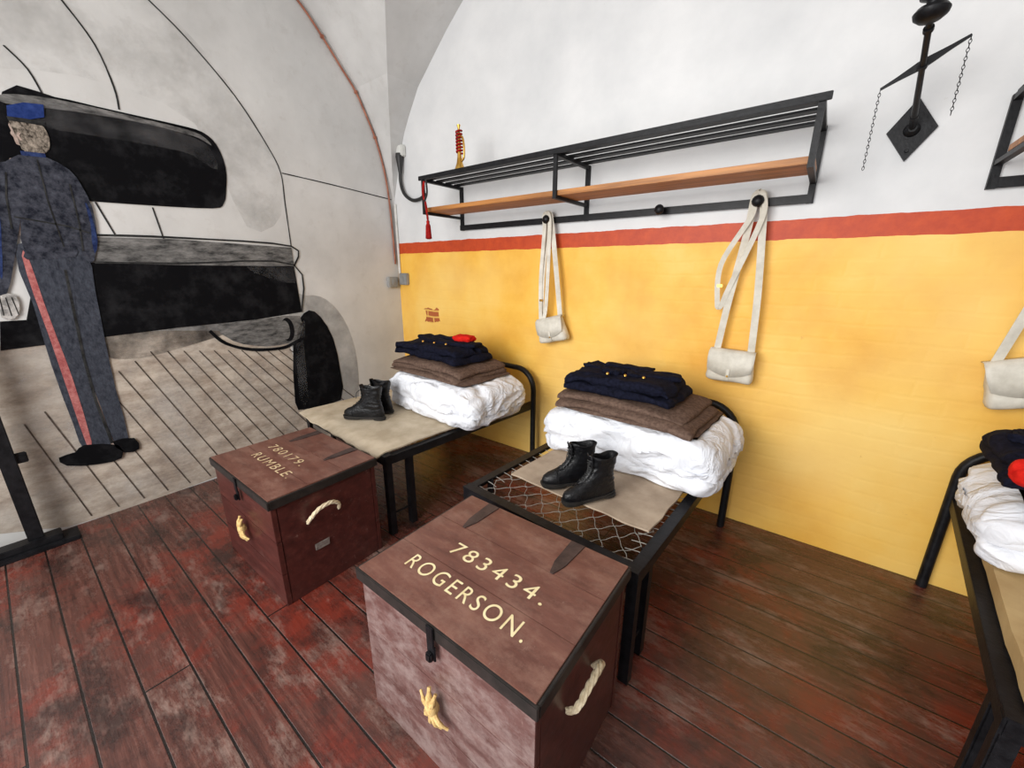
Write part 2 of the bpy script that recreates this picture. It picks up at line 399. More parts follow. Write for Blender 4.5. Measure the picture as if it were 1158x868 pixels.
hub=[(0,-1.13+.05*math.cos(a*math.pi/12),1.04+.095*math.sin(a*math.pi/12)) for a in range(24)]
poly('wheel_hub',None,BLACKP,cn,6,0,hub)
hub=[(0,-1.15+.035*math.cos(a*math.pi/12),1.04+.075*math.sin(a*math.pi/12)) for a in range(24)]
poly('hub_face',None,GREYP,cn,7,0,hub)
poly('painted_shell','116043110095103111094118085112076092073062076035108035',BLACKP,mu,4,2)
poly('shell_sheen',None,CHALKP,mu,5,2,yz(1.12,.45,1.08,.93,1.02,1.08,.98,1.08,1.02,.9,1.05,.42))
strokes('painted_line',[dec('162300146287124263108237101220101199101168',4,False),dec('100220061218003214',4,False),dec('199284190268186249186238',4,False),dec('224255218247215236',4,False),dec('206187201169',4,False),dec('181187179169',4,False)],LINEP,mu,3,.009)
# soldier seen from behind: head, torso and legs as one silhouette under the uniform
so=poly('painted_soldier',None,FACEP,mu,7,2,yz(2.295,2.215,2.30,2.17,2.305,2.155,2.298,2.14,2.295,2.11,2.27,2.095)+yz(2.30,2.04,2.36,2.0,2.38,1.62,2.37,.5,2.22,.5,2.18,1.6,2.16,2.0,2.21,2.05,2.20,2.10,2.18,2.16,2.20,2.22))
poly('hair',None,HAIRP,so,9,2,yz(2.292,2.225,2.20,2.228,2.175,2.19,2.178,2.13,2.20,2.09,2.25,2.08,2.282,2.09,2.285,2.14,2.29,2.15,2.294,2.18))
strokes('ear',[(yz(2.275,2.165,2.282,2.15,2.275,2.13),.010)],FACEP,so,10,.010)
poly('cap','229228223231216232217226224223230222',CAPP,so,10,1)
strokes('cap_band',[yz(2.30,2.222,2.25,2.226,2.175,2.228)],LINEP,so,11,.022)
poly('trousers',None,TROUP,so,8,2,yz(2.37,1.60,2.16,1.62,2.16,1.38,2.175,1.12,2.19,.79,2.195,.46,2.26,.44,2.275,.70,2.295,1.0,2.34,1.3))
poly('trousers',None,TROUP,so,9,2,yz(2.41,1.62,2.23,1.62,2.255,1.3,2.28,1.0,2.29,.74,2.28,.44,2.39,.44,2.405,.63,2.415,.98,2.41,1.32))
strokes('leg_seam',[yz(2.255,1.5,2.27,1.25,2.285,1.0,2.288,.74,2.272,.46)],LINEP,so,10,.014)
poly('trouser_stripe',None,STRP,so,10,2,yz(2.395,1.57,2.375,1.57,2.37,1.34,2.362,1.12,2.352,.89,2.355,.50,2.378,.48,2.385,.82,2.39,1.15,2.397,1.37))
poly('jacket','230206221207213202210195208184209169213155216155217160219162220157238155238159238166236175243153249137254137254174248195235202',JACKP,so,11,2)
poly('sleeve_highlight',None,BLUEP,so,12,2,yz(2.105,1.86,2.092,1.82,2.094,1.66,2.12,1.59,2.118,1.66,2.105,1.75))
poly('blue_sleeve',None,BLUEP,so,12,2,yz(2.46,1.86,2.43,1.84,2.425,1.76,2.45,1.62,2.48,1.47,2.49,1.47,2.48,1.65))
strokes('jacket_fold',[yz(2.24,2.05,2.245,1.85,2.235,1.62),yz(2.38,1.76,2.2,1.73,2.12,1.70),yz(2.145,1.95,2.15,1.75,2.165,1.60),yz(2.36,1.97,2.385,1.85,2.40,1.70)],LINEP,so,13,.008)
poly('collar',None,BLUEP,so,12,0,[(0,-2.29,2.06),(0,-2.205,2.065),(0,-2.205,2.085),(0,-2.29,2.08)])
poly('hand','251137246137246130249125253126',HANDP,so,12,2)
strokes('finger',[(yz(2.475,1.36,2.47,1.27),.005),(yz(2.495,1.36,2.495,1.265),.005),(yz(2.515,1.36,2.52,1.27),.005)],LINEP,so,13,.005)
poly('boot','250045243046239049225044225035236035248039',BLACKP,so,12,2)
poly('boot','227047217046216038223038',BLACKP,so,12,2)

# ---------------------------------------------------------------- trunks
def text_mesh(txt,x0,x1,y0,y1,z,name,parent,mat):
    c=bpy.data.curves.new(name,'FONT'); c.body=txt; c.size=1; c.extrude=.0; c.space_character=1.3; c.offset=0
    t=bpy.data.objects.new('tmp',c); COL.objects.link(t); bpy.context.view_layer.update()
    me=bpy.data.meshes.new_from_object(t.evaluated_get(bpy.context.evaluated_depsgraph_get())); bpy.data.objects.remove(t)
    X=[v.co.x for v in me.vertices]; Y=[v.co.y for v in me.vertices]
    a,b,c0,d=min(X),max(X),min(Y),max(Y)
    for v in me.vertices:
        v.co=Vector((x0+(v.co.x-a)/(b-a)*(x1-x0),y0+(v.co.y-c0)/(d-c0)*(y1-y0),z))
    me.materials.clear(); me.materials.append(mat); me.name=name
    o=bpy.data.objects.new(name,me); COL.objects.link(o); o.parent=parent; return o
def trunk(loc,w,d,h,texts,label,hinges,sealed,front,ink):
    T=thing('wooden_trunk',label,'trunk',(*loc,0))
    lh=.045; bm=bmesh.new(); zb=h-lh
    n=3
    for k in range(n):
        z0=.0+k*(zb-.003)/n; z1=.0+(k+1)*(zb-.003)/n-.0015
        b2(bm,.006,w-.006,.006,.028,z0,z1,.0015); b2(bm,.006,w-.006,d-.028,d-.006,z0,z1,.002)
    b2(bm,.008,.028,.03,d-.03,0,zb-.005,.002); b2(bm,w-.028,w-.008,.03,d-.03,0,zb-.005,.002)
    b2(bm,.02,w-.02,.02,d-.02,.004,zb-.008)
    o=finish(bm,'body',[TRUNK,front],T,True)
    for p in o.data.polygons:
        if p.center.y<.02 and p.center.x<w-.008: p.material_index=1
    bm=bmesh.new()
    k=3
    for i in range(k):
        y0=i*d/k; b2(bm,.003,w-.003,y0+.0004,y0+d/k-.0006,zb+.002,h,.0012)
    finish(bm,'lid',LIDM,T,True)
    bm=bmesh.new()
    b2(bm,-.006,w+.006,-.007,.003,zb,h-.004,.002); b2(bm,-.006,w+.006,d-.003,d+.006,zb,h-.004,.002)
    b2(bm,-.007,.003,.003,d-.003,zb,h-.004,.002); b2(bm,w-.003,w+.007,.003,d-.003,zb,h-.004,.002)
    finish(bm,'lid_edge_band',EDGE,T)
    for hx in hinges:
        bm=bmesh.new(); V=[bm.verts.new(p) for z in (h,h+.004) for p in ((hx-.026,d-.005,z),(hx+.026,d-.005,z),(hx+.02,d-.13,z),(hx+.006,d-.18,z),(hx-.006,d-.18,z),(hx-.02,d-.13,z))]
        bm.faces.new(V[6:]); bm.faces.new(V[:6][::-1])
        for i in range(6): bm.faces.new((V[i],V[(i+1)%6],V[6+(i+1)%6],V[6+i]))
        finish(bm,'hinge',HINGE,T)
    cx=w*.51
    bm=bmesh.new(); box(bm,(cx,-.011,h-.035),(.028,.006,.07),.002)
    box(bm,(cx,-.009,h-.09),(.032,.006,.05),.002)
    box(bm,(cx,-.018,h-.098),(.022,.014,.028),.004)
    finish(bm,'hasp',IRON,T)
    # splayed, frayed rope end at the front
    bm=bmesh.new(); z=h*.52; y=-.022
    softbox(bm,(cx,y,z),(.022,.018,.024),.018,.006,40,1,0,8,.4)
    for dx,dz,r in ((-.012,.062,.010),(.014,.055,.009),(-.052,.018,.007),(-.038,-.048,.008),(-.006,-.066,.009),(.03,-.058,.009),(.058,-.040,.007)):
        tube(bm,[(cx,y,z),(cx+dx*.5+.004,y-.006,z+dz*.55),(cx+dx,y+.006,z+dz)],[r*1.2,r,r*.6],7,4)
    finish(bm,'rope_knot',ROPEY,T,True)
    for s,x in ((1,w),(-1,0)):
        bm=bmesh.new(); m=d*.42; zz=h*.76
        ctr=catmull([(x,m-.075,zz-.05),(x+s*.025,m-.07,zz-.02),(x+s*.035,m-.03,zz+.015),(x+s*.035,m+.03,zz+.02),(x+s*.025,m+.07,zz-.01),(x,m+.078,zz-.05)],8)
        for ph in range(3):
            pts=[]
            for i,p in enumerate(ctr):
                a=i*.55+ph*2.094; pts.append(p+Vector((math.cos(a)*.005*s,0,math.sin(a)*.005)))
            tube(bm,pts,.0058,6)
        finish(bm,'rope_handle',ROPE,T,True)
    if sealed:
        bm=bmesh.new(); box(bm,(w-.004,d*.38,h*.40),(.006,.07,.035),.002); finish(bm,'label_plate',LABELM,T)
    for t in texts: text_mesh(*t,h+.0012,'lettering',T,ink)
    return T
trunk((2.338,-2.021),.693,.532,.586,[("783434.",.178,.553,.225,.283),("ROGERSON.",.108,.578,.097,.155)],
  "large maroon wooden trunk lettered 783434 ROGERSON at the bed foot",(.13,.51),False,FADED,CREAM)
trunk((.967,-2.021),.69,.523,.557,[("780179.",.11,.475,.232,.28),("RUMBLE.",.15,.55,.135,.183)],
  "maroon wooden trunk lettered 780179 RUMBLE with tin label on its side",(.13,.51),True,TRUNK,CREAMF)

# ---------------------------------------------------------------- beds
BH=.5
def bed(loc,w,rz,label,mesh_end):
    B=thing('iron_bed',label,'bed',(*loc,0),rz,'folding barrack beds'); Ln=1.32
    for x in (0,w):
        s=1 if x==0 else -1
        bm=bmesh.new(); b2(bm,min(x,x+s*.006),max(x,x+s*.006),0,Ln,BH-.05,BH-.006,.001); b2(bm,min(x,x+s*.045),max(x,x+s*.045),0,Ln,BH-.007,BH,.001)
        finish(bm,'side_rail',IRON,B)
    bm=bmesh.new(); b2(bm,.006,w-.006,-.003,.003,BH-.05,BH); b2(bm,.0,w,-.003,.045,BH-.001,BH+.006,.001); finish(bm,'foot_rail',IRON,B)
    bm=bmesh.new(); b2(bm,.006,w-.006,Ln-.6,Ln-.57,BH-.04,BH-.008); finish(bm,'cross_bar',IRON,B)
    for x,y in ((.02,.02),(w-.02,.02),(.035,.17),(w-.035,.17)):
        bm=bmesh.new(); sx=1 if x<w/2 else -1
        b2(bm,x-.018,x+.018,y-.018,y-.012,0,BH-.006); b2(bm,x-sx*.018-.003,x-sx*.018+.003,y-.018,y+.018,0,BH-.006)
        finish(bm,'leg',IRON,B)
    for x in (.03,w-.03):
        bm=bmesh.new(); tube(bm,[(x,.0,.12),(x,.17,.12)],.006,6); finish(bm,'leg_stretcher',IRON,B)
    bm=bmesh.new(); r=.16; top=.76; y=Ln-.02; P_=[(0,y,0),(0,y,top-r)]
    for i in range(1,8): a=math.pi/2*i/8; P_.append((r-r*math.cos(a),y,top-r+r*math.sin(a)))
    P_.append((r,y,top)); P_+=[(w-p[0],p[1],p[2]) for p in P_[::-1]]
    tube(bm,P_,.021,12); finish(bm,'head_hoop',IRON,B,True)
    bm=bmesh.new(); y1=mesh_end
    nx=16; ny=max(2,int(y1/.06)); dx=(w-.12)/nx; dy=y1/ny
    for j in range(ny):
        pts=[]
        for i in range(nx+1):
            sg=1 if (i+j)%2 else -1
            jx=noise.noise(Vector((i*2.3,j*1.7,w*5)))*.012; jy=noise.noise(Vector((i*1.3,j*2.7,w*9)))*.008
            pts.append((.06+i*dx+(jx if 0<i<nx else 0),.05+(j+.5)*dy+sg*dy*.54+jy,BH-.014-.014*math.sin(math.pi*i/nx)+sg*.001))
        tube(bm,pts,.0013,5,3)
    for i in range(nx): 
        x=.06+(i+.5)*dx; tube(bm,[(x-.008,.02,BH-.002),(x,.045,BH-.012),(x+.008,.075,BH-.014),(x,.05,BH-.006)],.0015,5,3)
    for j in range(ny*1+8):
        y=.06+j*.06
        for s,xx in ((1,.03),(-1,w-.03)): tube(bm,[(xx,y,BH-.003),(xx+s*.03,y+.012,BH-.013),(xx+s*.075,y,BH-.013)],.0015,5,3)
    finish(bm,'wire_mesh',GALV,B,True)
    return B
bed((.53,-1.32),1.08,-.08,"black iron barrack bed beside the painted mural",.2)
bed((2.16,-1.36),.88,-.06,"black iron barrack bed with bare wire mesh at its foot",.3)
bed((3.88,-1.33),.88,-.10,"black iron barrack bed with ochre canvas cover",.1)

def sheet(name,loc,rz,x0,x1,y0,y1,z,mat,label,droop=0,seed=0,th=.008,cat='canvas cover',edge=.01):
    bm=bmesh.new(); nx,ny=26,22; top=[];bot=[]
    for i in range(nx+1):
        a=[];b=[]
        for j in range(ny+1):
            x=x0+(x1-x0)*i/nx; y=y0+(y1-y0)*j/ny
            q=Vector((x*4+seed,y*4,seed)); x+=noise.noise(q*2)*edge*(1 if i in(0,nx) else .3); y+=noise.noise(q*2+Vector((5,5,5)))*edge*(1.5 if j in (0,ny) else .3)
            zz=z+noise.noise(q)*.003+abs(noise.noise(q*1.7))*.008
            if droop and y<-.01: zz-=droop*min(1,(-.01-y)/.03)*(.6+.4*abs(noise.noise(q)))
            a.append(bm.verts.new((x,y,zz+th))); b.append(bm.verts.new((x,y,zz)))
        top.append(a);bot.append(b)
    for i in range(nx):
        for j in range(ny):
            bm.faces.new((top[i][j],top[i+1][j],top[i+1][j+1],top[i][j+1])); bm.faces.new((bot[i][j],bot[i][j+1],bot[i+1][j+1],bot[i+1][j]))
    for i in range(nx):
        for j in (0,ny): bm.faces.new((top[i][j],top[i+1][j],bot[i+1][j],bot[i][j]))
    for j in range(ny):
        for i in (0,nx): bm.faces.new((top[i][j],top[i][j+1],bot[i][j+1],bot[i][j]))
    o=finish(bm,name,mat,None,True,(*loc,0),(0,0,rz)); tag(o,label,cat,'canvas covers on the beds'); return o
sheet('canvas_cover',(.53,-1.32),-.08,-.03,1.04,-.035,1.2,BH+.008,CANVAS,"wrinkled tan canvas cover spread over the iron bed",.03,1)
sheet('canvas_cover',(2.16,-1.36),-.06,.11,.82,.23,1.2,BH+.008,CANVASB,"tan canvas cover laid over bed wire mesh",0,2,.008)
sheet('canvas_cover',(3.88,-1.33),-.10,.035,.85,.01,1.2,BH+.008,CANVAS3,"ochre canvas mattress cover on iron bed",0,3,.05,'canvas cover',.006)

# ---------------------------------------------------------------- bedding, blankets, coats
ZB=BH+.026
def roll(c,half,seed,rz,label,z0=ZB):
    bm=bmesh.new(); hz=half[2]
    def fn(q,p):
        f=math.exp(-((q.z+hz*.25+.04*noise.noise(Vector((q.x*3,seed,0))))/.012)**2)
        if abs(p[0])>.85: q.x*=1-.04*f
        q.y*=1-.05*f
        e=abs(q.x)/half[0]
        if q.z>0: q.z-=.11*max(0,e-.45)**1.3
        if q.z>hz*.86: q.z=hz*.86+(q.z-hz*.86)*.25
        if q.z<-hz*.82: q.z=-hz*.82
        return q
    softbox(bm,(c[0],c[1],z0+hz*.82),half,.09,.034,4.4,seed,rz,48,.7,fn,aniso=(1.0,1,1.6))
    o=finish(bm,'bedding_roll',WHITECLOTH,None,True); tag(o,label,'bedding','rolled white bedding'); return z0+hz*1.74
def blanket(c,half,seed,rz,label,z0):
    bm=bmesh.new(); n=3; h=half[2]*2/n
    for k in range(n):
        softbox(bm,(c[0]+.02*math.sin(k*2+seed),c[1]+.02*math.cos(k*3+seed),z0+h*(k+.5)),(half[0]-.012*k,half[1]-.008*k,h*.52),h*.5,.020,3.4,seed+k,rz+.03*math.sin(k*2.5+seed),24,.4,
          lambda q,p:q+Vector((0,0,-.03*(abs(p[0])**3)-.014*max(0,-p[1])**3)))
    for v in bm.verts: v.co.z=max(v.co.z,z0)
    o=finish(bm,'folded_blanket',BROWN,None,True); tag(o,label,'blanket','folded brown blankets'); return z0+half[2]*2+.002
def coat(c,half,seed,rz,label,z0,red):
    T=thing('folded_jacket',label,'jacket',(c[0],c[1],z0),rz,'folded navy jackets'); hx,hy,hz=half
    dro=lambda q,p:q+Vector((0,0,-.02*(abs(p[0])**4)))
    bm=bmesh.new()
    softbox(bm,(0,0,hz*.45),(hx,hy,hz*.45),hz*.4,.022,4.5,seed,0,26,.6,dro)
    softbox(bm,(-.01,-.01,hz*1.2),(hx*.95,hy*.9,hz*.42),hz*.4,.026,5,seed+3,.06,26,.7,dro)
    for v in bm.verts: v.co.z=max(v.co.z,0)
    finish(bm,'coat_body',NAVY,T,True)
    for s in (-1,1):
        bm=bmesh.new(); softbox(bm,(s*hx*.45,.03,hz*1.65),(hx*.45,hy*.32,hz*.22),hz*.2,.014,8,seed+5+s,s*.3,16,.7); finish(bm,'sleeve',NAVY,T,True)
    bm=bmesh.new(); softbox(bm,(-hx*.1,hy*.55,hz*1.8),(hx*.45,hy*.2,hz*.18),hz*.16,.01,9,seed+9,.1,12,.5); finish(bm,'collar',NAVY,T,True)
    for rx,ry,rw,rh,rzz,rt in red:
        bm=bmesh.new(); softbox(bm,(rx,ry,hz*rzz),(rw,rh,rt),rt*.95,.014,14,seed,.25,14,.5); finish(bm,'red_facing',RED,T,True)
    for i in range(3):
        bm=bmesh.new(); lathe(bm,(-hx*.2+i*hx*.3,-hy*.6+.02*i-.0,hz*1.62+.006),[(.008,0),(.008,.006),(.004,.010),(.001,.0105)],12); finish(bm,'button',BRASS,T,True)
    return T
t=roll((1.35,-.60),(.47,.29,.15),1,-.08,"puffy white sheeted bedding roll on the canvas bed")
t=blanket((1.25,-.57),(.41,.24,.050),2,-.08,"brown wool blanket folded on the white bedding",t)
coat((1.17,-.55),(.37,.19,.062),4,-.10,"folded navy wool jacket with bright red cap piece",t-.002,[(.14,.10,.08,.055,2.1,.022)])
t=roll((2.70,-.54),(.465,.285,.148),5,-.05,"puffy white bedding roll overhanging the bed rail")
t=blanket((2.67,-.56),(.375,.235,.050),7,-.06,"taupe wool blanket folded beneath the navy jacket",t)
coat((2.62,-.57),(.295,.18,.058),9,-.04,"folded navy wool jacket with brass buttons",t-.002,[])
t=roll((4.41,-.52),(.47,.29,.13),8,-.1,"white bedding roll on the ochre canvas bed",ZB+.042)
t=blanket((4.40,-.54),(.36,.22,.03),11,-.1,"brown wool blanket folded on white bedding",t)
coat((4.24,-.57),(.30,.22,.062),12,-.1,"folded navy wool jacket with red facing",t-.002,[(-.20,-.20,.09,.045,.9,.04)])

# ---------------------------------------------------------------- boots
def boot(loc,rz,label,mir=1,sc=.9):
    T=thing('leather_boot',label,'boot',(*loc,),rz,'black leather ankle boots'); T.scale=(sc,sc*.92,sc)
    def ring(z,xh,xt,w,wt=None,n=28,skew=0):
        out=[]; cx=(xh+xt)/2; hl=(xt-xh)/2
        for k in range(n):
            a=2*math.pi*k/n; c,s=math.cos(a),math.sin(a)
            x=cx+hl*(abs(c)**.85)*(1 if c>0 else -1)
            t=(x-xh)/(xt-xh); ww=w if wt is None else w+(wt-w)*t
            y=ww*(abs(s)**.8)*(1 if s>0 else -1)+skew*t*mir
            out.append((x,y,z))
        return out
    S0=[(.022,-.075,.212,.034,.047),(.04,-.077,.213,.035,.049),(.056,-.075,.206,.036,.045),(.07,-.070,.186,.036,.040),(.086,-.066,.150,.036,.035),(.102,-.064,.115,.036,.033),(.122,-.060,.085,.035,.031),(.145,-.058,.068,.034,.030),(.17,-.062,.060,.037,.032),(.20,-.070,.062,.042,.034),(.225,-.073,.068,.044,.036)]
    S=[]
    for A,B in zip(S0,S0[1:]):
        for k in range(3): S.append(tuple(a+(b-a)*k/3 for a,b in zip(A,B)))
    S+=[S0[-1],(.228,-.070,.065,.041,.033),(.218,-.066,.060,.037,.030),(.15,-.050,.050,.026,.024)]
    bm=bmesh.new(); loft(bm,[ring(z,a,b,w,wt,28,.012) for z,a,b,w,wt in S])
    for v in bm.verts:
        q=v.co.copy(); cr=0
        if q.z>.075: cr=.0026*math.sin(q.z*240+8*noise.noise(q*14))
        r=Vector((q.x,q.y,0)); 
        if r.length>1e-4: v.co+=r.normalized()*cr
        v.co+=Vector((noise.noise(q*18),noise.noise(q*18+Vector((3,3,3))),0))*.004
        if q.z>.2: v.co.z+=.007*math.cos(math.atan2(q.y,q.x)*2)
    finish(bm,'upper',LEATHERB,T,True)
    bm=bmesh.new(); loft(bm,[ring(.010,-.080,.218,.036,.052,24,.012),ring(.024,-.082,.221,.038,.054,24,.012)]); loft(bm,[ring(0,-.08,0,.034,.04),ring(.012,-.082,.0,.036,.042)]);loft(bm,[ring(0,.08,.212,.044,.046,24,.012),ring(.011,.08,.215,.046,.05,24,.012)])
    finish(bm,'sole',SOLE,T,True)
    bm=bmesh.new()
    rows=[(.13,.094,.016),(.108,.108,.02),(.090,.126,.022),(.074,.150,.024),(.068,.175,.026),(.070,.205,.028),(.076,.232,.026),(.080,.240,.020)]
    V=[[bm.verts.new((x-.0+.004*(1-(k/2-1)**2)-.006*abs(k-2)/2,(k/2-1)*wd*.9,z)) for k in range(5)] for x,z,wd in rows]
    for A,B in zip(V,V[1:]):
        for k in range(4): bm.faces.new((A[k],A[k+1],B[k+1],B[k]))
    o=finish(bm,'tongue',LEATHERB,T,True); md=o.modifiers.new('t','SOLIDIFY'); md.thickness=.004
    bm=bmesh.new(); fr=[(.118,.106),(.102,.118),(.088,.134),(.078,.150),(.074,.168),(.074,.187),(.078,.205)]
    for i,(x,z) in enumerate(fr):
        s=1 if i%2 else -1
        tube(bm,[(x-.014,-.024,z-.002),(x+.005,0,z+.004),(x-.014,.024,z+.002)],.0026,6,3)
        if i<len(fr)-1: x2,z2=fr[i+1]; tube(bm,[(x-.012,-.022*s,z),(x2+.007,.0,(z+z2)/2+.002),(x2-.012,.022*s,z2)],.0024,6,3)
    tube(bm,[(.07,.01,.21),(.095,.03,.19),(.10,.035,.15)],.0022,6,4)
    finish(bm,'laces',LACE,T,True)
    bm=bmesh.new(); tube(bm,[(.135,-.046,.03),(.142,-.034,.062),(.142,0,.094),(.142,.043,.062),(.135,.056,.03)],.0022,6,5)
    finish(bm,'toe_seam',LEATHERB,T,True)
    return T
ZC=BH+.026
boot((1.09,-1.12,ZC),math.radians(207),"black leather ankle boot standing on tan canvas bed",1,1.0)
boot((1.02,-1.00,ZC),math.radians(203),"black leather ankle boot behind its pair on canvas",-1,1.0)
boot((2.735,-1.07,ZC),math.radians(236),"black laced ankle boot beside the bed wire mesh")
boot((2.61,-1.02,ZC),math.radians(230),"black laced ankle boot with open creased shaft",-1)

# ---------------------------------------------------------------- wall racks
def rack(x0,x1,label,mids,pegs,dep=.42):
    T=thing('wall_rack',label,'wall rack',(x0,0,1.82),0,'iron and wood wall racks'); w=x1-x0
    zt=.33
    for x in [0]+mids+[w]:
        bm=bmesh.new()
        b2(bm,x-.014,x+.014,-.02,.0,0,zt)
        b2(bm,x-.012,x+.012,-dep,-.02,zt-.022,zt)
        b2(bm,x-.012,x+.012,-dep,-.02,.085,.103)
        b2(bm,x-.012,x+.012,-dep,-dep+.014,.103,zt-.022)
        finish(bm,'bracket',IRON,T)
    bm=bmesh.new(); b2(bm,-.03,w+.03,-dep-.012,-dep,zt-.015,zt+.014,.002); finish(bm,'front_rail',IRON,T)
    for k in range(4):
        y=-.06-k*.095; bm=bmesh.new(); b2(bm,-.01,w+.01,y-.026,y+.026,zt+.001,zt+.011,.002); finish(bm,'top_slat',IRON,T)
    bm=bmesh.new(); b2(bm,-.01,w+.01,-dep+.018,-.15,.104,.132,.003); finish(bm,'wooden_shelf',WOODSHELF,T)
    bm=bmesh.new(); b2(bm,-.01,w+.01,-.032,-.021,0,.04,.002); finish(bm,'hook_rail',IRON,T)
    for x in pegs:
        bm=bmesh.new(); lathe(bm,(x-x0,-.03,.02),[(.012,0),(.009,-.012),(.009,-.05),(.024,-.058),(.028,-.072),(.02,-.084),(.004,-.088)],14,'Y'); finish(bm,'peg',IRON,T,True)
    return T
rack(.90,3.25,"long black iron wall rack with slatted top and wooden shelf",[1.14],[1.78,2.55,3.04])
rack(3.84,5.6,"black iron wall rack with wooden shelf beside lamp bracket",[.9],[4.13,4.9])

# ---------------------------------------------------------------- haversacks
def bag(px,x,z,w,h,roll_,hook,label,loops):
    T=thing('haversack',label,'bag',(x,-.075,z),0,'white leather pouches on pegs')
    R=Matrix.Rotation(roll_,4,'Y')
    bm=bmesh.new(); softbox(bm,(0,0,0),(w/2,.035,h/2),.028,.008,9,px,0,16,.4,lambda q,p:Vector((q.x*(1+.10*(-p[2])),q.y*(1.15-.25*p[2]),q.z)))
    bmesh.ops.transform(bm,matrix=R,verts=bm.verts[:]); finish(bm,'pouch',STRAP,T,True)
    bm=bmesh.new()
    rows=[]
    for i in range(13):
        a=-1+2*i/12; xx=a*w*.49; low=-.02-.035*(1-a*a)*1.0
        rows.append([Vector((xx,.025,h*.5)),Vector((xx,-.02,h*.515)),Vector((xx*1.02,-.040,h*.42)),Vector((xx*1.03,-.046,h*.2)),Vector((xx*.98,-.047,low))])
    V=[[bm.verts.new(R@p) for p in r] for r in rows]
    for i in range(12):
        for j in range(4): bm.faces.new((V[i][j],V[i+1][j],V[i+1][j+1],V[i][j+1]))
    f=finish(bm,'flap',STRAP,T,True); md=f.modifiers.new('t','SOLIDIFY'); md.thickness=.004; md.offset=0
    bm=bmesh.new(); ribbon(bm,[R@Vector((0,-.052,-.01)),R@Vector((0,-.054,-.04)),R@Vector((0,-.046,-.075))],.016,.003,(1,0,0),3); finish(bm,'fastening_tab',STRAP,T)
    bm=bmesh.new(); lathe(bm,R@Vector((0,-.058,-.05)),[(.006,0),(.005,.006)],10,'Y'); finish(bm,'stud',BRASS,T)
    hk=Vector(hook)-Vector((x,-.075,z)); bm=bmesh.new()
    L_=R@Vector((-w*.36,0,h*.46)); Rr=R@Vector((w*.38,0,h*.46))
    ribbon(bm,[L_,L_.lerp(hk,.35)+Vector((-.008,-.01,0)),L_.lerp(hk,.8)+Vector((-.012,0,0)),hk+Vector((-.022,.0,.0)),hk+Vector((-.012,.0,.026)),hk+Vector((.0,.0,.034)),hk+Vector((.012,0,.026)),hk+Vector((.022,0,0)),Rr.lerp(hk,.8)+Vector((.022,0,0)),Rr.lerp(hk,.4)+Vector((.018,-.01,0)),Rr],.034,.003,(1,.25,0),6)
    finish(bm,'shoulder_strap',STRAP,T)
    for dx,dz,sw in loops:
        bm=bmesh.new()
        q=hk+Vector((0,-.022,0))
        ribbon(bm,[q+Vector((.0,0,.034)),q+Vector((-.02,0,.01)),q+Vector((-sw,0,-.08)),q+Vector((dx-sw*.4,0,dz*.6)),q+Vector((dx,0,dz)),q+Vector((dx+.02,0,dz-.015)),q+Vector((dx+.045,0,dz*.85)),q+Vector((.028,0,-.1)),q+Vector((.02,0,.01)),q+Vector((.0,0,.036))],.026,.003,(1,.3,0),6)
        finish(bm,'hanging_strap',STRAP,T)
        bm=bmesh.new(); box(bm,q+Vector((dx*1.0,0,dz*.82)),(.028,.008,.016),.002); finish(bm,'buckle',BRASS,T)
    return T
bag(1,1.845,1.085,.22,.18,-.25,(1.78,-.07,1.85),"white leather pouch with long straps hanging from the rack",[(-.03,-.68,.015)])
bag(2,3.03,.985,.23,.18,.03,(3.04,-.07,1.85),"white leather pouch with looped straps on rack peg",[(-.12,-.52,.02)])
bag(3,4.11,1.075,.26,.2,-.3,(4.13,-.07,1.85),"white leather pouch hanging beside the ochre canvas bed",[(-.08,-.5,.02)])

# ---------------------------------------------------------------- lamp bracket
T=thing('lamp_bracket',"black iron wall bracket with diamond plate, lever and chains",'wall bracket',(3.56,0,2.08))
bm=bmesh.new(); V=[bm.verts.new((x,y,z)) for y in (.001,-.012) for x,z in ((0,-.12),(.08,0),(0,.12),(-.08,0))]
bm.faces.new(V[:4]); bm.faces.new(V[4:][::-1])
for i in range(4): bm.faces.new((V[i],V[(i+1)%4],V[4+(i+1)%4],V[4+i]))
lathe(bm,(0,-.012,0),[(.028,0),(.024,-.012),(.014,-.025)],14,'Y'); 
for x,z in ((0,.08),(0,-.08)): lathe(bm,(x,-.012,z),[(.008,0),(.006,-.005)],8,'Y')
finish(bm,'wall_plate',IRON,T)
A0=Vector((0,-.02,0)); A1=Vector((-.061,-.556,.204))
bm=bmesh.new(); tube(bm,[A0,A0.lerp(A1,.3),A0.lerp(A1,.6),A1],[.012,.010,.009,.009],10)
for t_ in (.12,.6,.88): tube(bm,[A0.lerp(A1,t_),A0.lerp(A1,t_+.025)],.014,10)
finish(bm,'arm',IRON,T,True)
bm=bmesh.new(); lathe(bm,A1+Vector((0,0,-.0)),[(.010,-.025),(.028,-.02),(.042,-.008),(.045,.004),(.036,.016),(.016,.024),(.018,.034),(.036,.044),(.04,.058),(.03,.066),(.01,.068)],18); finish(bm,'lamp_cup',IRON,T,True)
L0=Vector((-.14,-.33,.083)); L1=Vector((.071,-.33,.195)); bm=bmesh.new()
mid=(L0+L1)/2; ax=(L1-L0).normalized(); up=Vector((-ax.z,0,ax.x))
prof=[(-1,.004),(-.6,.007),(-.1,.014),(.1,.014),(.6,.007),(1,.004)]
Lh=(L1-L0).length/2; ringv=[]
for s,hh in prof:
    c=mid+ax*s*Lh; ringv.append([bm.verts.new(c+up*a*hh+Vector((0,b*.004,0))) for a,b in ((-1,-1),(1,-1),(1,1),(-1,1))])
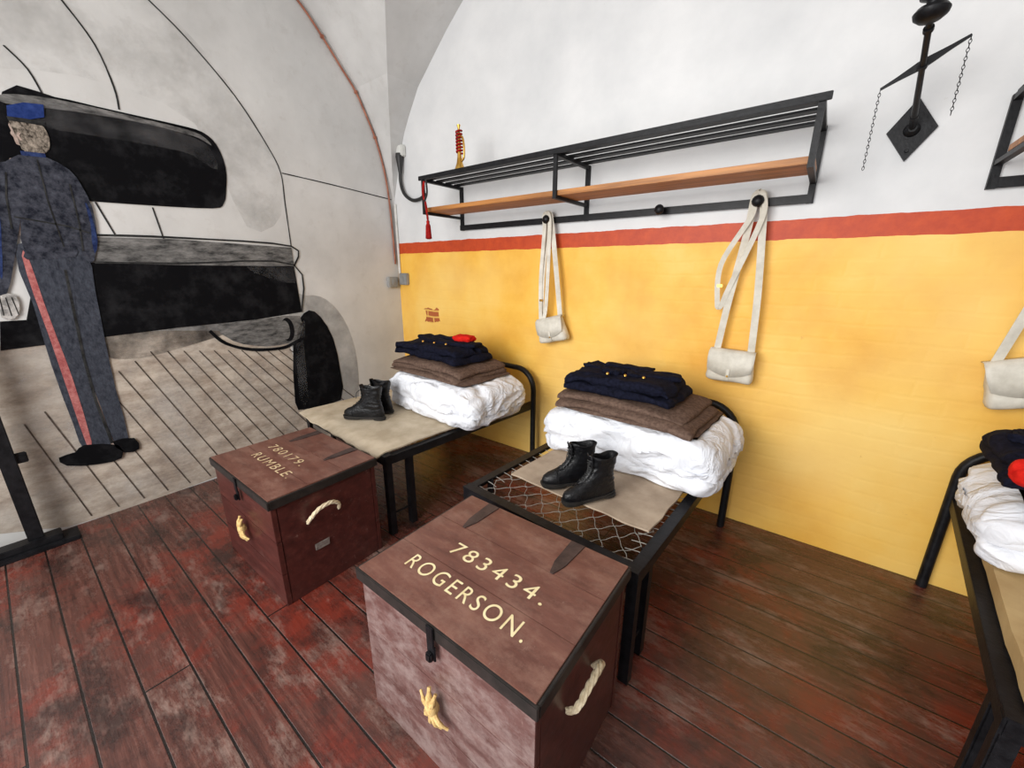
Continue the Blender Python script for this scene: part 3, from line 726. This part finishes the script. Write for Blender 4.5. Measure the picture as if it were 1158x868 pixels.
for A,B in zip(ringv,ringv[1:]):
    for k in range(4): bm.faces.new((A[k],A[(k+1)%4],B[(k+1)%4],B[k]))
bm.faces.new(ringv[0]); bm.faces.new(ringv[-1])
tube(bm,[(mid.x,-.345,mid.z),(mid.x,-.31,mid.z)],.008,10)
finish(bm,'lever',IRON,T)
for P0,n in ((L0,22),(L1,19)):
    bm=bmesh.new()
    for i in range(n):
        c=P0+Vector((0,0,-.006-i*.0125)); a,b=(.004,0) if i%2 else (0,.004)
        tube(bm,[c+Vector((a,b,0)),c+Vector((0,0,.008)),c+Vector((-a,-b,0)),c+Vector((0,0,-.008))],.0011,5,3,True)
    finish(bm,'chain',IRON,T)

# ---------------------------------------------------------------- bugle with red cord on the rack, and tassel
T=thing('brass_bugle',"brass bugle wound with red cord standing on the rack",'bugle',(1.23,-.36,2.162))
bm=bmesh.new(); lathe(bm,(0,0,0),[(.045,0),(.038,.01),(.022,.05),(.015,.09),(.012,.16),(.010,.24),(.007,.26),(.013,.285)],18); tube(bm,[(.012,0,.06),(.04,0,.08),(.045,0,.14),(.035,0,.2),(.010,0,.22)],.007,8,5); finish(bm,'horn',BRASS,T,True)
DRED=simple('dark_red_cord',srgb(120,20,20),srgb(170,35,30),40,.8,0,.3,spec=.1)
bm=bmesh.new(); tube(bm,[(math.cos(i*.7)*.02,math.sin(i*.7)*.02,.11+i*.0022) for i in range(66)],.006,6); finish(bm,'cord',DRED,T,True)
T=thing('red_tassel',"dark red cord with tassels hanging from the rack end",'tassel',(.95,-.446,1.70))
bm=bmesh.new(); tube(bm,[(.0,0,.42),(-.012,-.004,.34),(.012,-.004,.26),(.02,0,.16)],.008,6,6); finish(bm,'cord',DRED,T,True)
bm=bmesh.new(); tube(bm,[(.02,0,.43),(.03,-.004,.34),(.0,-.008,.27),(.022,0,.2)],.007,6,6); finish(bm,'cord',CABLE,T,True)
bm=bmesh.new(); lathe(bm,(.02,0,.14),[(.004,.02),(.013,.01),(.011,-.005),(.018,-.02),(.024,-.11),(.012,-.115)],12); finish(bm,'tassel_head',DRED,T,True)

# ---------------------------------------------------------------- electrics
bm=bmesh.new(); box(bm,(.020,-.10,1.39),(.04,.10,.10),.006); box(bm,(.043,-.10,1.39),(.008,.03,.05),.002); o=finish(bm,'switch_box',GREYBOX); tag(o,"grey metal switch box on the mural wall corner",'switch','grey switch boxes by the corner')
bm=bmesh.new(); box(bm,(.10,-.020,1.42),(.11,.04,.11),.006); box(bm,(.10,-.043,1.42),(.03,.008,.05),.002); o=finish(bm,'switch_box',GREYBOX); tag(o,"grey switch box fixed on the yellow wall",'switch','grey switch boxes by the corner')
T=thing('cable_junction',"white junction box with drooping black cable",'junction box',(.175,-.035,2.49))
bm=bmesh.new(); box(bm,(0,0.01,.03),(.10,.05,.09),.008); finish(bm,'junction_box',SCREWW,T)
bm=bmesh.new(); lathe(bm,(.0,-.005,-.05),[(.03,.06),(.034,.03),(.026,-.02),(.016,-.10)],12); finish(bm,'cable_gland',CABLE,T,True)
bm=bmesh.new(); tube(bm,[(.0,-.005,-.12),(-.01,.0,-.22),(.03,.0,-.32),(.12,.01,-.38),(.22,.015,-.38),(.30,.018,-.35)],.015,8,6); finish(bm,'cable',CABLE,T,True)
bm=bmesh.new(); tube(bm,[(.03,-.012,1.47),(.03,-.012,2.1)],.012,8); o=finish(bm,'conduit',CONDUIT,smooth=True); tag(o,"off-white painted conduit running down the room corner",'conduit')

# ---------------------------------------------------------------- iron stand by the mural
T=thing('iron_stand',"black iron stand with heavy base plate by the mural",'stand',(.11,-2.72,0))
bm=bmesh.new(); b2(bm,-.05,.09,-.45,.20,0,.025,.004); b2(bm,-.03,.06,-.45,.14,.024,.06,.004); finish(bm,'base_plate',IRON,T)
bm=bmesh.new(); b2(bm,-.025,.025,.015,.075,.06,1.25,.003); finish(bm,'post',IRON,T)
bm=bmesh.new(); b2(bm,-.005,.005,.07,.115,.50,.56,.004); lathe(bm,(.005,.095,.53),[(.012,0),(.012,.004)],10,'X'); finish(bm,'fixing_lug',IRON,T)

# ---------------------------------------------------------------- light
w=bpy.data.worlds.new('daylight'); scn.world=w; w.use_nodes=True
w.node_tree.nodes['Background'].inputs[0].default_value=(.93,.96,1,1); w.node_tree.nodes['Background'].inputs[1].default_value=1.15
def area(loc,tgt,sx,sy,p,c=(1,1,1)):
    l=bpy.data.lights.new('window_light','AREA'); l.shape='RECTANGLE'; l.size=sx; l.size_y=sy; l.energy=p; l.color=c
    o=bpy.data.objects.new('window_light',l); COL.objects.link(o); o.location=loc
    o.rotation_euler=(Vector(tgt)-Vector(loc)).to_track_quat('-Z','Y').to_euler(); return o
area((2.2,-4.5,2.1),(3.0,0,.5),2.2,1.7,165,(1,.985,.96))

# ---------------------------------------------------------------- camera
f,t,r,yaw=448.29,.2781,.0026,.6524
F=Vector((-math.sin(yaw)*math.cos(t),math.cos(yaw)*math.cos(t),-math.sin(t)));R_=Vector((math.cos(yaw),math.sin(yaw),0));U=R_.cross(F)
R2=R_*math.cos(r)+U*math.sin(r); U2=U*math.cos(r)-R_*math.sin(r)
cd=bpy.data.cameras.new('camera'); cd.sensor_width=36; cd.lens=f/1158*36; cd.clip_start=.05
cam=bpy.data.objects.new('camera',cd); COL.objects.link(cam)
M=Matrix((R2,U2,-F)).transposed().to_4x4(); M.translation=Vector((3.3762,-2.5668,1.5)); cam.matrix_world=M
scn.camera=cam
